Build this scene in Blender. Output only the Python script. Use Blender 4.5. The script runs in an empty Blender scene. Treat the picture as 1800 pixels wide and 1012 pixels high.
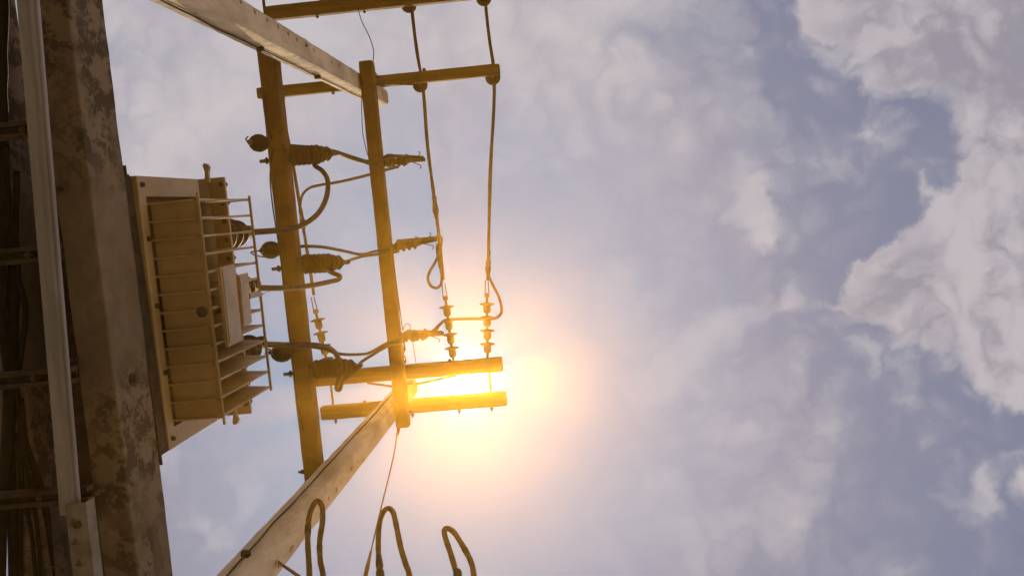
import bpy, bmesh, math, random
from mathutils import Vector, Matrix, noise
random.seed(7)
R = math.radians
SC = bpy.context.scene
COL = SC.collection

# ------------------------------------------------------------------ camera
# world axes: Z up, Y runs along the beams between the two poles, X along the line arms.
EYE = Vector((0, 0, 1.6))
F = 1744.0
zc = Vector(((998.5-900)/F, (352.2-506)/F, 1)).normalized()
yc = Vector((math.sin(.0862), math.cos(.0862), 0)); yc = (yc - zc*yc.dot(zc)).normalized()
xc = yc.cross(zc)
RC = Matrix((xc, yc, zc))              # camera frame (right, down, forward) -> world
def ray(u, v):
    return RC @ Vector(((u-900)/F, (v-506)/F, 1))
def P(u, v, z):                        # point at height z above the eye
    d = ray(u, v); d = d*(z/d.z); return EYE + d
def PXp(u, v, x):                      # point in the plane X = x
    d = ray(u, v); d = d*(x/d.x); return EYE + d
cam_d = bpy.data.cameras.new('camera'); cam = bpy.data.objects.new('camera', cam_d); COL.objects.link(cam)
right, down, fwd = RC @ Vector((1,0,0)), RC @ Vector((0,1,0)), RC @ Vector((0,0,1))
M = Matrix((right, -down, -fwd)).transposed().to_4x4(); M.translation = EYE
cam.matrix_world = M
cam_d.sensor_width = 36; cam_d.lens = F/1800*36; cam_d.clip_start = .05; cam_d.clip_end = 5000
SC.camera = cam

# ------------------------------------------------------------------ sun, exposure
SUN = ray(819, 668).normalized()
sun_el = math.asin(SUN.z); sun_az = math.atan2(SUN.x, SUN.y)
sd = bpy.data.lights.new('sun', 'SUN'); sd.energy = 5.0; sd.angle = R(.5); sd.color = (1, .80, .50)
so = bpy.data.objects.new('sun', sd); COL.objects.link(so)
so.rotation_euler = SUN.to_track_quat('Z', 'Y').to_euler(); so.location = (0, 0, 40)
SC.view_settings.view_transform = 'Standard'; SC.view_settings.look = 'None'
SC.view_settings.exposure = 0; SC.view_settings.gamma = 1; SC.view_settings.use_curve_mapping = False

# ------------------------------------------------------------------ sky
W = bpy.data.worlds.new('World'); SC.world = W; W.use_nodes = True
NT = W.node_tree; NT.nodes.clear()
class S:                               # scalar socket with arithmetic
    def __init__(s, k, t=None): s.k = k; s.t = t
    def __add__(a, b): return mth('ADD', a, b)
    def __radd__(a, b): return mth('ADD', a, b)
    def __sub__(a, b): return mth('SUBTRACT', a, b)
    def __rsub__(a, b): return mth('SUBTRACT', b, a)
    def __mul__(a, b): return mth('MULTIPLY', a, b)
    __rmul__ = __mul__
    def __truediv__(a, b): return mth('DIVIDE', a, b)
def feed(t, sock, v):
    if isinstance(v, S): t.links.new(v.k, sock)
    else: sock.default_value = v
CUR = [NT]
def mth(op, a, b=0.0, c=None, clamp=False):
    n = CUR[0].nodes.new('ShaderNodeMath'); n.operation = op; n.use_clamp = clamp
    feed(CUR[0], n.inputs[0], a); feed(CUR[0], n.inputs[1], b)
    if c is not None: feed(CUR[0], n.inputs[2], c)
    return S(n.outputs[0])
def smooth(x, lo, hi, a=0.0, b=1.0):
    n = CUR[0].nodes.new('ShaderNodeMapRange'); n.interpolation_type = 'SMOOTHSTEP'
    feed(CUR[0], n.inputs[0], x)
    for i, v in ((1, lo), (2, hi), (3, a), (4, b)): feed(CUR[0], n.inputs[i], v)
    return S(n.outputs[0])
def vec(x, y, z=0.0):
    n = CUR[0].nodes.new('ShaderNodeCombineXYZ')
    for i, v in enumerate((x, y, z)): feed(CUR[0], n.inputs[i], v)
    return S(n.outputs[0])
def nz(v, scale, detail=6, rough=.55, dist=0.0, out=0):
    n = CUR[0].nodes.new('ShaderNodeTexNoise'); CUR[0].links.new(v.k, n.inputs['Vector'])
    n.inputs['Scale'].default_value = scale; n.inputs['Detail'].default_value = detail
    n.inputs['Roughness'].default_value = rough; n.inputs['Distortion'].default_value = dist
    return S(n.outputs[out])
def mixc(f, a, b, mode='MIX'):
    n = CUR[0].nodes.new('ShaderNodeMix'); n.data_type = 'RGBA'; n.blend_type = mode
    feed(CUR[0], n.inputs[0], f)
    for i, v in ((6, a), (7, b)):
        if isinstance(v, S): CUR[0].links.new(v.k, n.inputs[i])
        else: n.inputs[i].default_value = (*v, 1)
    return S(n.outputs[2])
tc = NT.nodes.new('ShaderNodeTexCoord')
sp = NT.nodes.new('ShaderNodeSeparateXYZ'); NT.links.new(tc.outputs['Generated'], sp.inputs[0])
dx, dy, dz = (S(sp.outputs[i]) for i in range(3))
dzc = mth('MAXIMUM', dz, .12)
gx, gy = dx/dzc, dy/dzc                # a flat cloud deck overhead
def gp(u, v):
    d = ray(u, v); return d.x/d.z, d.y/d.z
# domain warp
w1 = NT.nodes.new('ShaderNodeTexNoise'); w1.inputs['Scale'].default_value = 7; w1.inputs['Detail'].default_value = 5
w1.inputs['Roughness'].default_value = .6
g0 = vec(gx, gy, .3); NT.links.new(g0.k, w1.inputs['Vector'])
ws = NT.nodes.new('ShaderNodeSeparateColor'); NT.links.new(w1.outputs['Color'], ws.inputs[0])
wx = gx + (S(ws.outputs[0]) - .5)*.11
wy = gy + (S(ws.outputs[1]) - .5)*.11
g1 = vec(wx, wy, .7)
def blob(u, v, ru, rv, ang=0, amp=1.0, X=wx, Y=wy):   # a soft patch of the cloud deck
    cx, cy = gp(u, v); a = R(ang) - .0862
    ex, ey = X - cx, Y - cy
    p = (ex*math.cos(a) + ey*math.sin(a))*(F/ru)
    q = (ey*math.cos(a) - ex*math.sin(a))*(F/rv)
    return mth('EXPONENT', (p*p + q*q)*-1.0)*amp
def addup(L):
    s = L[0]
    for x in L[1:]: s = s + x
    return s
nA = nz(g1, 5.5, 5, .58)               # broad lumps
nB = nz(g1, 17, 6, .64, .3)            # billows
def cells(scale, off):                 # rounded cauliflower heads
    return mth('ABSOLUTE', nz(vec(wx + off, wy - off, off), scale, 1.0, .5) - .5) - .085
v1 = cells(10, .37)*2.6
v2 = cells(26, 1.7)*2.6
lump = (nA - .5)*.9 + (nB - .5)*.6
cauli = v1*.38 + v2*.34 + (nA - .5)*.5 + (nB - .5)*.62
# heavy bank on one side
bank = addup([blob(1620, -30, 215, 125, 10, 1.2), blob(1860, 200, 190, 260, 0, 1.25), blob(1745, 480, 170, 120, 10, 1.05), blob(1560, 470, 40, 34, 0, .45), blob(1520, 560, 50, 34, 20, .5),
              blob(1610, 570, 95, 62, 30, .75), blob(1800, 640, 80, 85, 0, .8), blob(2150, 300, 330, 600, 0, 1.3),
              blob(1570, 110, 75, 50, 40, .6), blob(1545, 215, 22, 50, 0, .36), 
              blob(1645, 300, 52, 75, -10, -.36), blob(1590, 330, 60, 60, 0, -.18)])
bank_d = bank + cauli*1.2
bank_m = smooth(bank_d, .24, .24 + .26 + smooth(nA, .36, .60)*.5)
# smaller puffs
puff = addup([blob(1325, 415, 26, 46, -8, .95), blob(1325, 320, 34, 50, -8, .8), blob(1270, 370, 60, 45, 0, .3), blob(1065, 530, 68, 78, 0, 1.15),
              blob(1150, 660, 80, 36, -18, .95), blob(1235, 600, 80, 62, -10, .9), blob(1350, 545, 60, 32, -10, .6), blob(1235, 695, 34, 34, 0, .55),
              blob(1490, 620, 110, 50, 10, .45), blob(1580, 690, 90, 60, 30, .35), blob(1690, 900, 80, 55, -20, .55), blob(1480, 885, 16, 28, 0, .3), blob(430, 880, 45, 50, 35, .62), blob(390, 940, 50, 40, 35, .55),
              blob(960, 220, 90, 120, 25, .5), blob(1060, 90, 90, 110, 10, .45), blob(240, 150, 110, 130, 0, .5), blob(300, 420, 120, 160, 0, .3), blob(560, 330, 100, 120, 0, .3), blob(800, 250, 120, 100, 0, .3), blob(350, 190, 90, 80, 0, .5), blob(250, 270, 60, 50, 0, .4),
              blob(700, 90, 180, 90, 0, .4), blob(900, 60, 90, 60, 0, .35), blob(1220, 240, 130, 60, 20, .28), blob(640, 470, 90, 140, 0, .3), blob(460, 60, 90, 60, 0, .35), blob(1700, 800, 140, 50, 10, .25), blob(1575, 240, 36, 60, 10, .5), blob(1640, 330, 40, 40, 0, .3), blob(1530, 290, 60, 120, 0, .25)])
puff_d = puff*.92 + cauli*1.25
puff_m = smooth(puff_d, .14, .98)
# thin veil that brightens around the sun
veil = addup([blob(560, 200, 620, 380, 0, .95), blob(1150, 330, 330, 420, 20, .30), blob(1000, 900, 500, 260, 0, .25)])
hole = addup([blob(1640, 250, 90, 110, -20, .5), blob(1330, 90, 190, 110, 10, .35), blob(1500, 450, 130, 240, -20, .3), blob(1700, 1000, 360, 220, -10, .45),
              blob(1600, 680, 200, 80, 20, .3), blob(250, 620, 200, 330, 0, .12), blob(380, 940, 130, 120, 0, .3)])
far = smooth(nz(vec(gx, gy, 5.0), 1.1, 5, .5), .42, .62)*.5      # the deck beyond the picture
veil_m = mth('MINIMUM', mth('MAXIMUM', veil - hole + (nA - .5)*.9 + (nB - .5)*.35 + v1*.4 + v2*.2 + far*.25, 0.0), 1.0)
sky = NT.nodes.new('ShaderNodeTexSky'); sky.sky_type = 'NISHITA'; sky.sun_disc = False
sky.sun_elevation = sun_el; sky.sun_rotation = sun_az
sky.air_density = 1.0; sky.dust_density = 2.5; sky.ozone_density = 1.0
blue = mixc(1.0, S(sky.outputs[0]), (.075, .075, .075), 'MULTIPLY')
base = mixc(.82, blue, (.18, .21, .325))
dt = dx*SUN.x + dy*SUN.y + dz*SUN.z
ang = mth('ARCCOSINE', mth('MINIMUM', dt, .9999999))*(180/math.pi)
thin = smooth(ang, 5.0, 27.0, .0, 1.0)         # veil cut back near the sun, where the haze glow adds on
c = mixc(veil_m*thin, base, (.585, .555, .59))  # veil cut back near the sun to offset the added haze
mott = smooth(v1*.9 + v2*.6 + (nB - .5)*1.1, -.28, .42)*smooth(nA, .30, .60)*(1.0 - mth('MINIMUM', hole*1.3, 1.0))
c = mixc(mott*smooth(ang, 4.0, 26.0, .12, .48), c, (.52, .495, .535))
c = mixc(puff_m*smooth(ang, 3.0, 26.0, .34, .85), c, (.57, .54, .57))
shade = smooth(v1*1.0 + v2*.8 + (nB - .5)*1.8 + (nA - .5)*1.7 + addup([blob(1790, 30, 120, 110, 0, -.34), blob(1640, 60, 90, 60, 0, -.15), blob(1740, 600, 120, 60, 0, .22), blob(1800, 420, 120, 130, 0, .25)]), -.50, .45)
bankc = mixc(shade, (.31, .30, .36), (.53, .495, .535))
rim = smooth(bank_d, .42, .9, .5, 0.0)
bankc = mixc(rim, bankc, (.64, .595, .62))
c = mixc(bank_m*.92, c, bankc)
# the sun behind the thin veil
c = mixc(smooth(ang, 20.0, 4.0, 0.0, .66), c, (.03, .27, .52))     # bluer round the sun, cancels the added haze's amber tint
c = mixc(smooth(dz, .74, .10, 0.0, .9), c, (1.05, .98, .92))     # whiter toward the horizon
def gauss(s, a): return mth('EXPONENT', (ang*ang)*(-1/(s*s)))*a
def addc(c, f, col):
    k = NT.nodes.new('ShaderNodeVectorMath'); k.operation = 'SCALE'; k.inputs[0].default_value = col
    NT.links.new(f.k, k.inputs['Scale'])
    n = NT.nodes.new('ShaderNodeVectorMath'); n.operation = 'ADD'
    NT.links.new(c.k, n.inputs[0]); NT.links.new(k.outputs[0], n.inputs[1]); return S(n.outputs[0])
c = addc(c, mth('EXPONENT', ang*(-1/7.0))*.30, (0, .46, .86))
c = addc(c, gauss(2.2, .35), (.8, .9, 1))
c = addc(c, gauss(.9, 7.0), (1, .97, .9))
bg = NT.nodes.new('ShaderNodeBackground'); NT.links.new(c.k, bg.inputs[0]); bg.inputs[1].default_value = 1.0
wo = NT.nodes.new('ShaderNodeOutputWorld'); NT.links.new(bg.outputs[0], wo.inputs[0])
#@@BUILD

# ------------------------------------------------------------------ materials
def material(name, base, dark=None, scale=6, rough=.8, metal=0.0, bump=.15, bscale=60, lo=.35, hi=.65, spots=None, streak=None, clear=None):
    m = bpy.data.materials.new(name); m.use_nodes = True; t = m.node_tree; CUR[0] = t
    b = t.nodes['Principled BSDF']; b.inputs['Roughness'].default_value = rough; b.inputs['Specular IOR Level'].default_value = .3 if rough < .65 else .08; b.inputs['Metallic'].default_value = metal
    tcn = t.nodes.new('ShaderNodeTexCoord'); v = S(tcn.outputs['Object'])
    if streak:
        mp = t.nodes.new('ShaderNodeMapping'); t.links.new(v.k, mp.inputs[0]); mp.inputs['Scale'].default_value = streak; vs = S(mp.outputs[0])
    else: vs = v
    dark = dark or tuple(x*.6 for x in base)
    col = mixc(smooth(nz(vs, scale, 8, .62, .3), lo, hi), dark, base)
    col = mixc(smooth(nz(v, scale*9, 4, .6), .3, .7)*.35, col, tuple(x*.72 for x in base))
    if spots:
        sc, th, sc_col, amt = spots
        f = smooth(nz(v, sc, 9, .72, .15), th, th+.09)
        g = smooth(nz(v, sc*.28, 3, .5), .42, .6)
        if clear:                      # stretch of the beam that stayed dry under the transformer
            ys = t.nodes.new('ShaderNodeSeparateXYZ'); t.links.new(v.k, ys.inputs[0])
            g = mth('MINIMUM', g + .45, 1.0)*smooth(mth('ABSOLUTE', S(ys.outputs[1]) - clear[0] + (nz(v, 4, 3, .5) - .5)*.3), clear[1], clear[2], .12, 1.0)
        col = mixc(f*g*amt, col, sc_col)
    t.links.new(col.k, b.inputs['Base Color'])
    t.links.new(smooth(nz(v, scale*4, 5, .6), .3, .7, max(rough-.12, .05), min(rough+.12, 1)).k, b.inputs['Roughness'])
    if bump:
        n = t.nodes.new('ShaderNodeBump'); n.inputs['Strength'].default_value = bump; n.inputs['Distance'].default_value = .01
        t.links.new(nz(v, bscale, 6, .65).k, n.inputs['Height']); t.links.new(n.outputs[0], b.inputs['Normal'])
    return m
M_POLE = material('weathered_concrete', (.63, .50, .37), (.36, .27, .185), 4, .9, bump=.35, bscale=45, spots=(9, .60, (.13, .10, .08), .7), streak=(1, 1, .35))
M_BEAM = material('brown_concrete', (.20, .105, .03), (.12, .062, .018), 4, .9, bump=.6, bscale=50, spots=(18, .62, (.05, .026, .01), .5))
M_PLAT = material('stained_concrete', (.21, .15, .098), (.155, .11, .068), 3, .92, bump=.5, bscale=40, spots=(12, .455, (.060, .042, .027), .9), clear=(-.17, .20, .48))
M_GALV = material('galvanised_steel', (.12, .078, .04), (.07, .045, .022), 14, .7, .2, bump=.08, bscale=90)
M_CHAN = material('dull_zinc_channel', (.31, .28, .27), (.21, .19, .18), 3, .75, .0, bump=.12, bscale=50, streak=(6, .5, 6))
M_DARK = material('rusty_dark_steel', (.075, .052, .036), (.035, .025, .018), 16, .75, .3, bump=.2)
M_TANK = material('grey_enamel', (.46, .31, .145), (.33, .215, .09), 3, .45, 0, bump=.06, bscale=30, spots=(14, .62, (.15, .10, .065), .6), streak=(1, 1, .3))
M_PERF = material('grimy_zinc_angle', (.24, .20, .165), (.12, .095, .07), 9, .8, 0, bump=.15)
M_ARM = material('old_hardwood', (.20, .105, .032), (.10, .05, .015), 9, .9, bump=.7, bscale=35, lo=.3, hi=.7, streak=(.16, 2.2, 2.2))
M_TANK_SHADE = material('shaded_tank_enamel', (.22, .135, .055), (.15, .09, .035), 4, .7, 0, bump=.1, bscale=30, spots=(14, .6, (.12, .07, .035), .7))  # darker tank enamel: shade behind the fins is put into the colour
M_PLATE = material('pale_enamel', (.42, .32, .24), (.32, .24, .17), 5, .6, 0, bump=.05)
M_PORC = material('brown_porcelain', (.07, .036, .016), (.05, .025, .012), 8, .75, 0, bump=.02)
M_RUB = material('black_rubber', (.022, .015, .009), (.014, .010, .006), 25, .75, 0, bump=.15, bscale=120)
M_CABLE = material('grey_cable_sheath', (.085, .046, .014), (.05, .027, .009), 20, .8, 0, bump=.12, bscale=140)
M_GROUND = material('asphalt_yard', (.20, .18, .15), (.14, .125, .105), .6, .95, bump=.4, bscale=30)

# ------------------------------------------------------------------ mesh helpers
def obj(name, bm, mat, parent=None, smooth_=False, loc=None):
    me = bpy.data.meshes.new(name)
    o = bpy.data.objects.new(name, me)
    org = Vector(loc) if loc is not None else (parent.location.copy() if parent else Vector((0, 0, 0)))
    if parent is not None:
        org = parent['_w'] if '_w' in parent else parent.location
        org = Vector(org)
    bmesh.ops.recalc_face_normals(bm, faces=bm.faces)
    bmesh.ops.translate(bm, verts=bm.verts, vec=-org)
    if smooth_:
        for f in bm.faces: f.smooth = True
    bm.to_mesh(me); bm.free()
    me.materials.append(mat); COL.objects.link(o)
    if parent: o.parent = parent
    elif loc is not None: o.location = org
    WORLD[o.name] = org
    if parent: o['_w'] = tuple(org)
    return o
WORLD = {}
def thing(name, label, cat, loc, group=None):
    o = bpy.data.objects.new(name, None); COL.objects.link(o); o.location = loc; o.empty_display_size = .1
    tag(o, label, cat, group); return o
def tag(o, label, cat, group=None):
    o['label'] = label; o['category'] = cat
    if group: o['group'] = group
    return o
def frame_of(d, up=Vector((0, 0, 1))):
    d = d.normalized()
    if abs(d.dot(up)) > .97: up = Vector((0, 1, 0))
    s = d.cross(up).normalized(); u = s.cross(d).normalized(); return s, u
def section(w, h, bev):
    a, b = w/2, h/2; c = min(bev, a*.8, b*.8)
    k = c*.3
    return [(a, -b+c), (a, b-c), (a-k, b-k), (a-c, b), (-a+c, b), (-a+k, b-k), (-a, b-c), (-a, -b+c), (-a+k, -b+k), (-a+c, -b), (a-c, -b), (a-k, -b+k)]
def bar(bm, p0, p1, w, h, bev=.006, seg=None, jit=0.0, taper=1.0, up=Vector((0, 0, 1)), endr=0.0):
    p0, p1 = Vector(p0), Vector(p1); d = p1-p0; L = d.length; s, u = frame_of(d, up)
    seg = seg or (max(2, int(L/.06)) if jit else 1)
    ts = [i/seg for i in range(seg+1)]
    if endr: ts = [0, endr*.35/L] + [t for t in ts if endr/L < t < 1-endr/L] + [1-endr*.35/L, 1]
    rings = []
    for t in ts:
        k = 1+(taper-1)*t; e = min(t, 1-t)*L
        sh = 0.0
        if endr and e < endr*.5: sh = endr*(.35 if e == 0 else .12)
        sec = section(w*k-2*sh, h*k-2*sh, bev); ring = []
        c = p0+d*t
        for (a, b) in sec:
            v = c+s*a+u*b
            if jit:
                n = noise.noise_vector(v*9)*jit + noise.noise_vector(v*31)*jit*.5; v = v+n-(d/L)*n.dot(d/L)
            ring.append(bm.verts.new(v))
        rings.append(ring)
    n = len(rings[0])
    for a, b in zip(rings, rings[1:]):
        for i in range(n): bm.faces.new((a[i], a[(i+1) % n], b[(i+1) % n], b[i]))
    bm.faces.new(rings[0][::-1]); bm.faces.new(rings[-1])
    return bm
def box(bm, lo, hi, bev=.004):
    lo, hi = Vector(lo), Vector(hi); c = (lo+hi)/2; d = hi-lo
    return bar(bm, (c.x, lo.y, c.z), (c.x, hi.y, c.z), d.x, d.z, bev)
def spline(pts, n=8):
    pts = [Vector(p) for p in pts]
    if len(pts) < 3: return pts
    q = [pts[0]*2-pts[1]]+pts+[pts[-1]*2-pts[-2]]; out = []
    for i in range(1, len(q)-2):
        a, b, c, d = q[i-1:i+3]
        for k in range(n):
            t = k/n
            out.append(.5*((2*b)+(c-a)*t+(2*a-5*b+4*c-d)*t*t+(3*b-a-3*c+d)*t**3))
    out.append(pts[-1]); return out
def tube(bm, pts, r, seg=10, n=8, rr=None, wob=0.0):
    pts = spline(pts, n); s = None; rings = []
    for i, p in enumerate(pts):
        d = (pts[min(i+1, len(pts)-1)]-pts[max(i-1, 0)]).normalized()
        if s is None: s, u = frame_of(d)
        else:
            s = (s-d*s.dot(d)).normalized(); u = d.cross(s)
        k = r if rr is None else rr(i/(len(pts)-1))*r
        if wob: k *= 1+wob*noise.noise(p*17)
        rings.append([bm.verts.new(p+(s*math.cos(2*math.pi*j/seg)+u*math.sin(2*math.pi*j/seg))*k) for j in range(seg)])
    for a, b in zip(rings, rings[1:]):
        for j in range(seg): bm.faces.new((a[j], a[(j+1) % seg], b[(j+1) % seg], b[j]))
    bm.faces.new(rings[0][::-1]); bm.faces.new(rings[-1]); return bm
def lathe(bm, p0, p1, prof, seg=24):      # prof: (fraction along p0->p1, radius)
    p0, p1 = Vector(p0), Vector(p1); d = p1-p0; s, u = frame_of(d); rings = []
    for t, r in prof:
        rings.append([bm.verts.new(p0+d*t+(s*math.cos(2*math.pi*j/seg)+u*math.sin(2*math.pi*j/seg))*max(r, .0005)) for j in range(seg)])
    for a, b in zip(rings, rings[1:]):
        for j in range(seg): bm.faces.new((a[j], a[(j+1) % seg], b[(j+1) % seg], b[j]))
    bm.faces.new(rings[0][::-1]); bm.faces.new(rings[-1]); return bm
def NB(): return bmesh.new()
def bolt(bm, p, d, L, r=.009):            # shank with hexagonal nut and washer
    p, d = Vector(p), Vector(d).normalized()
    lathe(bm, p, p+d*L, [(0, r), (1, r)], 8); lathe(bm, p+d*L*.28, p+d*(L*.28+.014), [(0, r*1.9), (1, r*1.9)], 6)
    lathe(bm, p+d*.0005, p+d*.005, [(0, r*2.6), (1, r*2.6)], 12)
def cut(o, cutters):                       # sink real holes into a mesh
    me = bpy.data.meshes.new('c'); cutters.to_mesh(me); cutters.free(); c = bpy.data.objects.new('c', me); COL.objects.link(c)
    c.location = o.location
    if o.parent: c.location = Vector(WORLD[o.name])
    c.location = (0, 0, 0)
    par = o.parent; o.parent = None; lo = o.location.copy(); o.location = WORLD[o.name]
    md = o.modifiers.new('b', 'BOOLEAN'); md.object = c; md.operation = 'DIFFERENCE'; md.solver = 'EXACT'
    bpy.context.view_layer.update()
    dg = bpy.context.evaluated_depsgraph_get(); new = bpy.data.meshes.new_from_object(o.evaluated_get(dg)); 
    o.modifiers.clear(); old = o.data; o.data = new; new.name = old.name
    bpy.data.meshes.remove(old); bpy.data.objects.remove(c); o.location = lo; o.parent = par

# ------------------------------------------------------------------ ground
g = NB()
for a, b in ((-600, -600), (600, -600), (600, 600), (-600, 600)): g.verts.new((a, b, 0))
g.faces.new(g.verts[:]); go = obj('ground', g, M_GROUND); go['kind'] = 'structure'

# ------------------------------------------------------------------ the three concrete poles
H = 1.6
PX = -1.765                                # pole row
def pole(y, ztop, label, holes, notches, wires, side, group='square concrete poles of the platform'):
    t = thing('concrete_pole', label, 'pole', (PX, y, 0), group)
    bm = NB(); bar(bm, (PX, y, -.0), (PX, y, ztop+H), .215, .20, .028, None, .0035, .76, up=Vector((0, 1, 0)), endr=.03)
    s = obj('shaft', bm, M_POLE, t)
    c = NB()
    def face_x(z): return PX + .1075*(1-.24*(z/(ztop+H)))
    for u, v in holes:
        p = PXp(u, v, -1.68); fx = face_x(p.z)
        lathe(c, (fx-.10, p.y, p.z), (fx+.03, p.y, p.z), [(0, .015), (1, .018)], 10)
    for u, v, k in notches:
        p = PXp(u, v, -1.68); fx = face_x(p.z)
        vs = [(p.y-.022*k, p.z-.05*k), (p.y+.024*k, p.z-.035*k), (p.y, p.z+.06*k)]
        A = [c.verts.new((fx-.05, a, b)) for a, b in vs]; B = [c.verts.new((fx+.03, a, b)) for a, b in vs]
        c.faces.new(A); c.faces.new(B[::-1])
        for i in range(3): c.faces.new((A[i], B[i], B[(i+1) % 3], A[(i+1) % 3]))
    bmesh.ops.recalc_face_normals(c, faces=c.faces)
    if holes: cut(s, c)
    # ground wire running up the inner side, with straps
    sy = side
    def fy(z): return y + sy*.100*(1-.24*(z/(ztop+H)))
    if wires:
        w = NB()
        tube(w, [(PX-.012+.012*noise.noise(Vector((0, 0, z*2.1))), fy(z)+sy*.010, z) for z in [i*.3 for i in range(2, int((ztop+H-.2)/.3))]], .0055, 6, 3)
        obj('ground_wire', w, M_DARK, t)
        for z in wires:
            b = NB()
            box(b, (PX-.03, fy(z)+min(0, sy*.03), z-.02), (PX+.01, fy(z)+max(0, sy*.03), z+.02), .003)
            obj('clamp', b, M_DARK, t)
    return t
Y1, Y2 = -1.175, 1.725
pole(Y1, 9.9, 'weathered square concrete pole with a row of bolt holes, at the top left',
     [(421, 3), (446, 21), (468, 35), (487, 47), (505, 60), (521, 70), (551, 89), (583, 109), (596, 116)], [(538, 79, .9)], [5.0, 7.62, 9.0], 1)
pole(Y2, 9.9, 'square concrete pole rising from the bottom edge behind the cable loops toward the sun',
     [(487, 993), (508, 965), (543, 930), (577, 876), (590, 860), (628, 812), (560, 905)], [(618, 823, .9), (512, 960, .5)], [4.9, 5.35, 6.4], -1)
pole(-2.23, 9.72, 'concrete pole carrying the topmost crossarm, beyond the top edge', [], [], [], 1)

# ------------------------------------------------------------------ long beams between the poles
def concrete_beam(name, label, cat, lo, hi, mat, group=None, bolts=(), jit=.0032, bev=.014, holes=(), axis='Y', endr=.02):
    lo, hi = Vector(lo), Vector(hi); c = (lo+hi)/2; d = hi-lo
    t = thing(name, label, cat, (c.x, c.y, lo.z), group)
    bm = NB()
    if axis == 'Y': bar(bm, (c.x, lo.y, c.z), (c.x, hi.y, c.z), d.x, d.z, bev, None, jit, endr=endr)
    else: bar(bm, (lo.x, c.y, c.z), (hi.x, c.y, c.z), d.y, d.z, bev, None, jit, endr=endr)
    s = obj('body', bm, mat, t)
    if holes:
        cc = NB()
        for p, q in holes: lathe(cc, p, q, [(0, .009), (1, .009)], 8)
        bmesh.ops.recalc_face_normals(cc, faces=cc.faces); cut(s, cc)
    for p, q, L in bolts:
        b = NB(); bolt(b, p, q, L); obj('bolt', b, M_GALV, t)
    return t
ZA, ZB, ZC = 6.6+H, 8.48+H, 9.62+H
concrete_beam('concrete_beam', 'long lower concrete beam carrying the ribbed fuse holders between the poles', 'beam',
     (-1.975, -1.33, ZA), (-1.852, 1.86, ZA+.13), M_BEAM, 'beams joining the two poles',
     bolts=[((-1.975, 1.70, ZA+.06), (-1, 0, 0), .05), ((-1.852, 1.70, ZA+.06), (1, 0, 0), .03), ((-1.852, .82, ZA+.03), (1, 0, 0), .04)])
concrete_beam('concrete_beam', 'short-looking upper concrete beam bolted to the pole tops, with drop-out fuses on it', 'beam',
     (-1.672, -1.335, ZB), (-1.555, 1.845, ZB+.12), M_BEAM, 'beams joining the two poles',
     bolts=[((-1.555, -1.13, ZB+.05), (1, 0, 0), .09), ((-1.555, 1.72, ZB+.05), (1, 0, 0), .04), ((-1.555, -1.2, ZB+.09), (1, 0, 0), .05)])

# ------------------------------------------------------------------ crossarms
def arm(label, y0, y1, x0, x1, z, zt, bolts, holes=()):
    return concrete_beam('crossarm', label, 'crossarm', (x0, y0, z), (x1, y1, z+zt), M_ARM, 'line crossarms on the pole tops', bolts=bolts, holes=holes, axis='X', jit=.0016)
def xz(u, v, z): return P(u, v, z).x
A2Y0, A2Y1 = 1.475, 1.612; A1Y0, A1Y1 = 1.822, 1.955
arm('upper crossarm of the pair at the sun, holding the dead-end insulator strings', A2Y0, A2Y1, -2.72, xz(882, 636, 9.62), ZC, .12,
    [((-2.5, A2Y0, ZC+.05), (0, -1, 0), .03), ((-1.3, A2Y0, ZC+.05), (0, -1, 0), .03)])
arm('lower crossarm of the pair at the sun, with rounded free end', A1Y0, A1Y1, xz(561, 709, 9.62), xz(888, 685, 9.62), ZC, .12,
    [((xz(u, 712, 9.62), A1Y1, ZC+.05), (0, 1, 0), .05) for u in (585, 641, 722, 805, 863)] + [((xz(638, 695, 9.62), A1Y0, ZC+.05), (0, -1, 0), .03)])
TY0, TY1 = -1.362, -1.255
arm('crossarm with two pin insulators passing behind the end of the left pole', TY0, TY1, xz(451, 165, 9.62), xz(878, 123, 9.62), ZC, .115,
    [((xz(583, 150, 9.62), TY1, ZC+.03), (0, 1, 0), .03), ((xz(660, 150, 9.62), TY0, ZC+.05), (0, -1, 0), .04), ((xz(745, 126, 9.62), TY0, ZC+.03), (0, -1, 0), .03), ((xz(497, 172, 9.62), TY1, ZC+.03), (0, 1, 0), .04)],
    holes=[((xz(u, 132, 9.62), -1.31, ZC-.02), (xz(u, 132, 9.62)+.004, -1.312, ZC+.2)) for u in (764, 794)])
arm('topmost crossarm cut by the top edge of the picture', -2.125, -1.995, -2.75, -.5, ZC, .12,
    [((xz(u, 25, 9.62), -1.995, ZC+.03), (0, 1, 0), .035) for u in (556, 640)] + [((xz(565, 8, 9.62), -2.125, ZC+.03), (0, -1, 0), .03)])
def rod(name, label, cat, pts, r, mat, group=None, seg=8, n=8, rr=None, wob=0):
    bm = NB(); tube(bm, pts, r, seg, n, rr, wob); base = min((Vector(p) for p in pts), key=lambda p: p.z)
    return tag(obj(name, bm, mat, None, True, loc=base), label, cat, group)
for u, v, lab in ((581, 640, 'threaded rod joining the crossarm pair at its left end'), (860, 626, 'threaded rod joining the crossarm pair right of the sun')):
    x = xz(u, v+30, 9.68)
    rod('through_rod', lab, 'rod', [(x, A2Y1-.01, ZC+.06), (x, A1Y0+.01, ZC+.06)], .012, M_GALV, 'rods through the crossarm pair')
def brace(lab, a, b):
    bm = NB(); bar(bm, a, b, .022, .008, .002); return tag(obj('brace', bm, M_GALV, None, loc=b), lab, 'brace', 'flat steel braces of the crossarms')
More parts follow.
